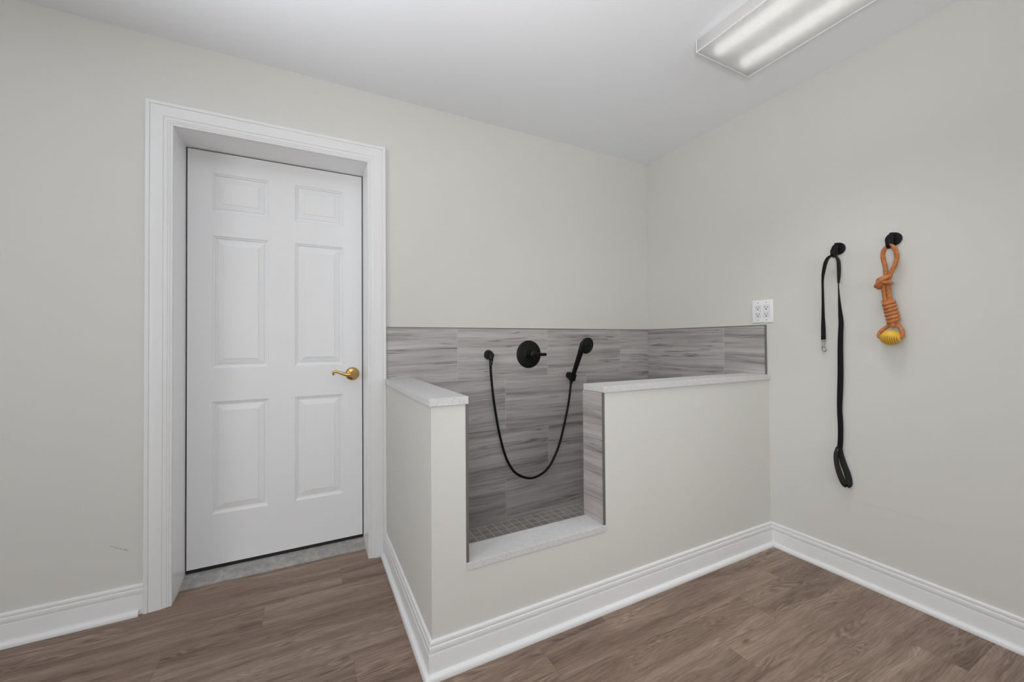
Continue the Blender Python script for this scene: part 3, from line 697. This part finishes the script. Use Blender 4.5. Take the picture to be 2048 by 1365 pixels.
link('rope_strand', tube(BM(), catmull([(-.0290, -1.4290, 1.1860), (-.0300, -1.4400, 1.1700), (-.0310, -1.4490, 1.1540), (-.0330, -1.4520, 1.1380), (-.0340, -1.4480, 1.1250), (-.0340, -1.4350, 1.1215)], 7), R * .92, 14), M['rope'], t, smooth=60)
# ribbed ball: lower front carries vertical ribs
b = BM(); nu, nv = 96, 40; grid = []
rx, rz = .0335, .0325
for j in range(nv + 1):
    th = PI * j / nv; row = []
    for i in range(nu):
        ph = 2 * PI * i / nu
        d = Vector((math.sin(th) * math.cos(ph), math.sin(th) * math.sin(ph), math.cos(th)))
        band = max(0., min(1., (.30 - d.z) * 5)) * max(0., min(1., (d.z + .97) * 6)) * max(0., min(1., (.86 - abs(d.y)) * 8))
        rib = .0017 * band * (.5 + .5 * math.cos(d.y * rx / .0066 * 2 * PI))
        s_ = 1 - rib / rx * 1.0
        row.append(b.verts.new((bc.x + d.x * rx * .95 * s_, bc.y + d.y * rx * 1.05 * s_, bc.z + d.z * rz * s_)) if 0 < j < nv else None)
    grid.append(row)
tp = b.verts.new((bc.x, bc.y, bc.z + rz)); bt = b.verts.new((bc.x, bc.y, bc.z - rz))
for j in range(nv):
    for i in range(nu):
        i2 = (i + 1) % nu
        if j == 0: b.faces.new((tp, grid[1][i], grid[1][i2]))
        elif j == nv - 1: b.faces.new((grid[j][i], bt, grid[j][i2]))
        else: b.faces.new((grid[j][i], grid[j + 1][i], grid[j + 1][i2], grid[j][i2]))
link('ball', b, M['ball'], t, smooth=80)

# ------------------------------------------------------------------ ceiling light
FX0, FX1, FY0, FY1, FZ = -.7520, -.3880, -2.252, -1.0310, 2.3785
t = thing('ceiling_light', 'long ceiling light with clear ribbed wraparound lens', 'ceiling light', ((FX0 + FX1) / 2, (FY0 + FY1) / 2, H))
b = BM(); box(b, FX0 + .014, FX1 - .014, FY0 + .008, FY1 - .008, 2.4305, H - .0004, .002); link('housing', b, M['pan'], t)
b = BM(); th = .003
prof = [(FX0 + .003, H - .0085), (FX0 + .0005, 2.420), (FX0, FZ + .006), (FX0 + .003, FZ + .001), (FX0 + .007, FZ), (FX1 - .007, FZ), (FX1 - .003, FZ + .001), (FX1, FZ + .006), (FX1 - .0005, 2.420), (FX1 - .003, H - .0085)]
inn = [(x + (th if x < -.57 else -th), max(z, FZ + th) if z < FZ + .004 else z) for x, z in prof]
prism(b, prof + inn[::-1], 1, FY0 + th, FY1 - th)
for y0, y1 in ((FY0, FY0 + th), (FY1 - th, FY1)): prism(b, prof, 1, y0, y1)
link('lens', b, M['lens'], t)
b = BM()  # rods added along the lens edges to imitate their lit highlights
for pa, pb in (((FX0, FY0, FZ), (FX0, FY1, FZ)), ((FX1, FY0, FZ), (FX1, FY1, FZ)), ((FX0, FY1, FZ), (FX1, FY1, FZ)), ((FX0, FY0, FZ), (FX1, FY0, FZ)), ((FX0, FY1, FZ), (FX0, FY1, H - .0105))):
    tube(b, [pa, pb], .0024, 8)
o = link('lens_rim', b, M['rim'], t, smooth=60); o['label'] = 'bright clear edge of the lens'
for x in (-.660, -.480):
    tb = link('tube', lathe(BM(), [(.0125, 0), (.0127, .002), (.0127, 1.165), (.0125, 1.167)], (x, FY0 + .027, 2.4080), (0, 1, 0), 20), M['tube'], t, smooth=40)
    for y in (FY0 + .015, FY1 - .0265):
        link('socket', box(BM(), x - .010, x + .010, y, y + .0115, 2.394, 2.430, .002), M['pan'], tb)

# ------------------------------------------------------------------ light
def area(name, loc, size, rot, power, col):
    l = bpy.data.lights.new(name, 'AREA'); l.shape = 'RECTANGLE'; l.size, l.size_y = size; l.energy = power; l.color = col
    o = bpy.data.objects.new(name, l); C.objects.link(o); o.location = loc; o.rotation_euler = rot; return o
area('daylight_front', ((W1[0] + W1[1]) / 2, Y0 - .16, 1.42), (2.1, 1.25), (PI / 2, 0, 0), 32, (.97, .985, 1.))  # fill light set outside the added front opening
area('daylight_side', (X0 - .16, (W2[0] + W2[1]) / 2, 1.5), (1.9, 1.2), (PI / 2, 0, -PI / 2), 45, (.97, .985, 1.))  # fill light set outside the added side opening
def spot(name, loc, aim, power, angle, blend, radius, col):
    l = bpy.data.lights.new(name, 'SPOT'); l.energy = power; l.spot_size = math.radians(angle); l.spot_blend = blend; l.shadow_soft_size = radius; l.color = col
    o = bpy.data.objects.new(name, l); C.objects.link(o); o.location = loc
    o.rotation_euler = (Vector(aim) - Vector(loc)).to_track_quat('-Z', 'Y').to_euler(); return o
spot('uplight_a', (-2.35, -2.45, 1.35), (-1.5, -1.2, 2.44), 46, 100, 1., .12, (1., 1., 1.))  # this and the next three: spots added out of view, bouncing fill off the ceiling
spot('uplight_b', (-2.35, -2.45, .95), (-1.15, -1.5, 2.44), 52, 62, 1., .12, (1., 1., 1.))
spot('uplight_c', (-2.5, -2.5, 1.2), (-2.2, -2.0, 2.44), 46, 110, 1., .12, (1., 1., 1.))
spot('uplight_d', (-3.3, -1.8, 1.0), (-2.8, -1.5, 2.44), 210, 80, 1., .12, (.94, .97, 1.))
spot('room_lamp_a', (-2.6, -2.8, 1.4), (-1.15, -.45, 1.0), 26, 84, 1., .25, (1., 1., 1.))  # this and the next: spots added out of view as direct fill
spot('room_lamp_b', (-2.6, -2.6, 1.4), (-1.0, -.7, .9), 44, 50, 1., .25, (1., 1., 1.))
d_ = area('fixture_light', (-.57, -1.36, 2.375), (.30, .60), (0, 0, 0), 2.6, (1., 1., 1.)); d_.data.spread = PI / 2
w = bpy.data.worlds.new('sky'); SC.world = w; w.use_nodes = True
bg = w.node_tree.nodes['Background']; bg.inputs[0].default_value = (.80, .88, 1., 1); bg.inputs[1].default_value = .15

# ------------------------------------------------------------------ camera
YAW, PIT, ROL = .4721, .0125, -.0072
CYP = 674.15
fw = Vector((math.sin(YAW), math.cos(YAW), 0)); rt = Vector((math.cos(YAW), -math.sin(YAW), 0)); up = Vector((0, 0, 1))
fw2 = fw * math.cos(PIT) + up * math.sin(PIT); up2 = up * math.cos(PIT) - fw * math.sin(PIT)
rt3 = rt * math.cos(ROL) + up2 * math.sin(ROL); up3 = up2 * math.cos(ROL) - rt * math.sin(ROL)
cd = bpy.data.cameras.new('camera'); cam = bpy.data.objects.new('camera', cd); C.objects.link(cam)
mw = Matrix((rt3, up3, -fw2)).transposed().to_4x4(); mw.translation = (-2.2688, -2.2067, 1.1167)
cam.matrix_world = mw
cd.sensor_width = 36; cd.lens = 800.8944 / 2048 * 36; cd.shift_y = (CYP - 682.5) / 2048; cd.clip_start = .02
SC.camera = cam
vs = SC.view_settings
vs.view_transform = 'Standard'; vs.look = 'None'; vs.exposure = -.05; vs.gamma = 1.; vs.use_curve_mapping = False
SC.cycles.max_bounces = 9; SC.cycles.diffuse_bounces = 6; SC.cycles.transparent_max_bounces = 12
SC.cycles.use_denoising = True
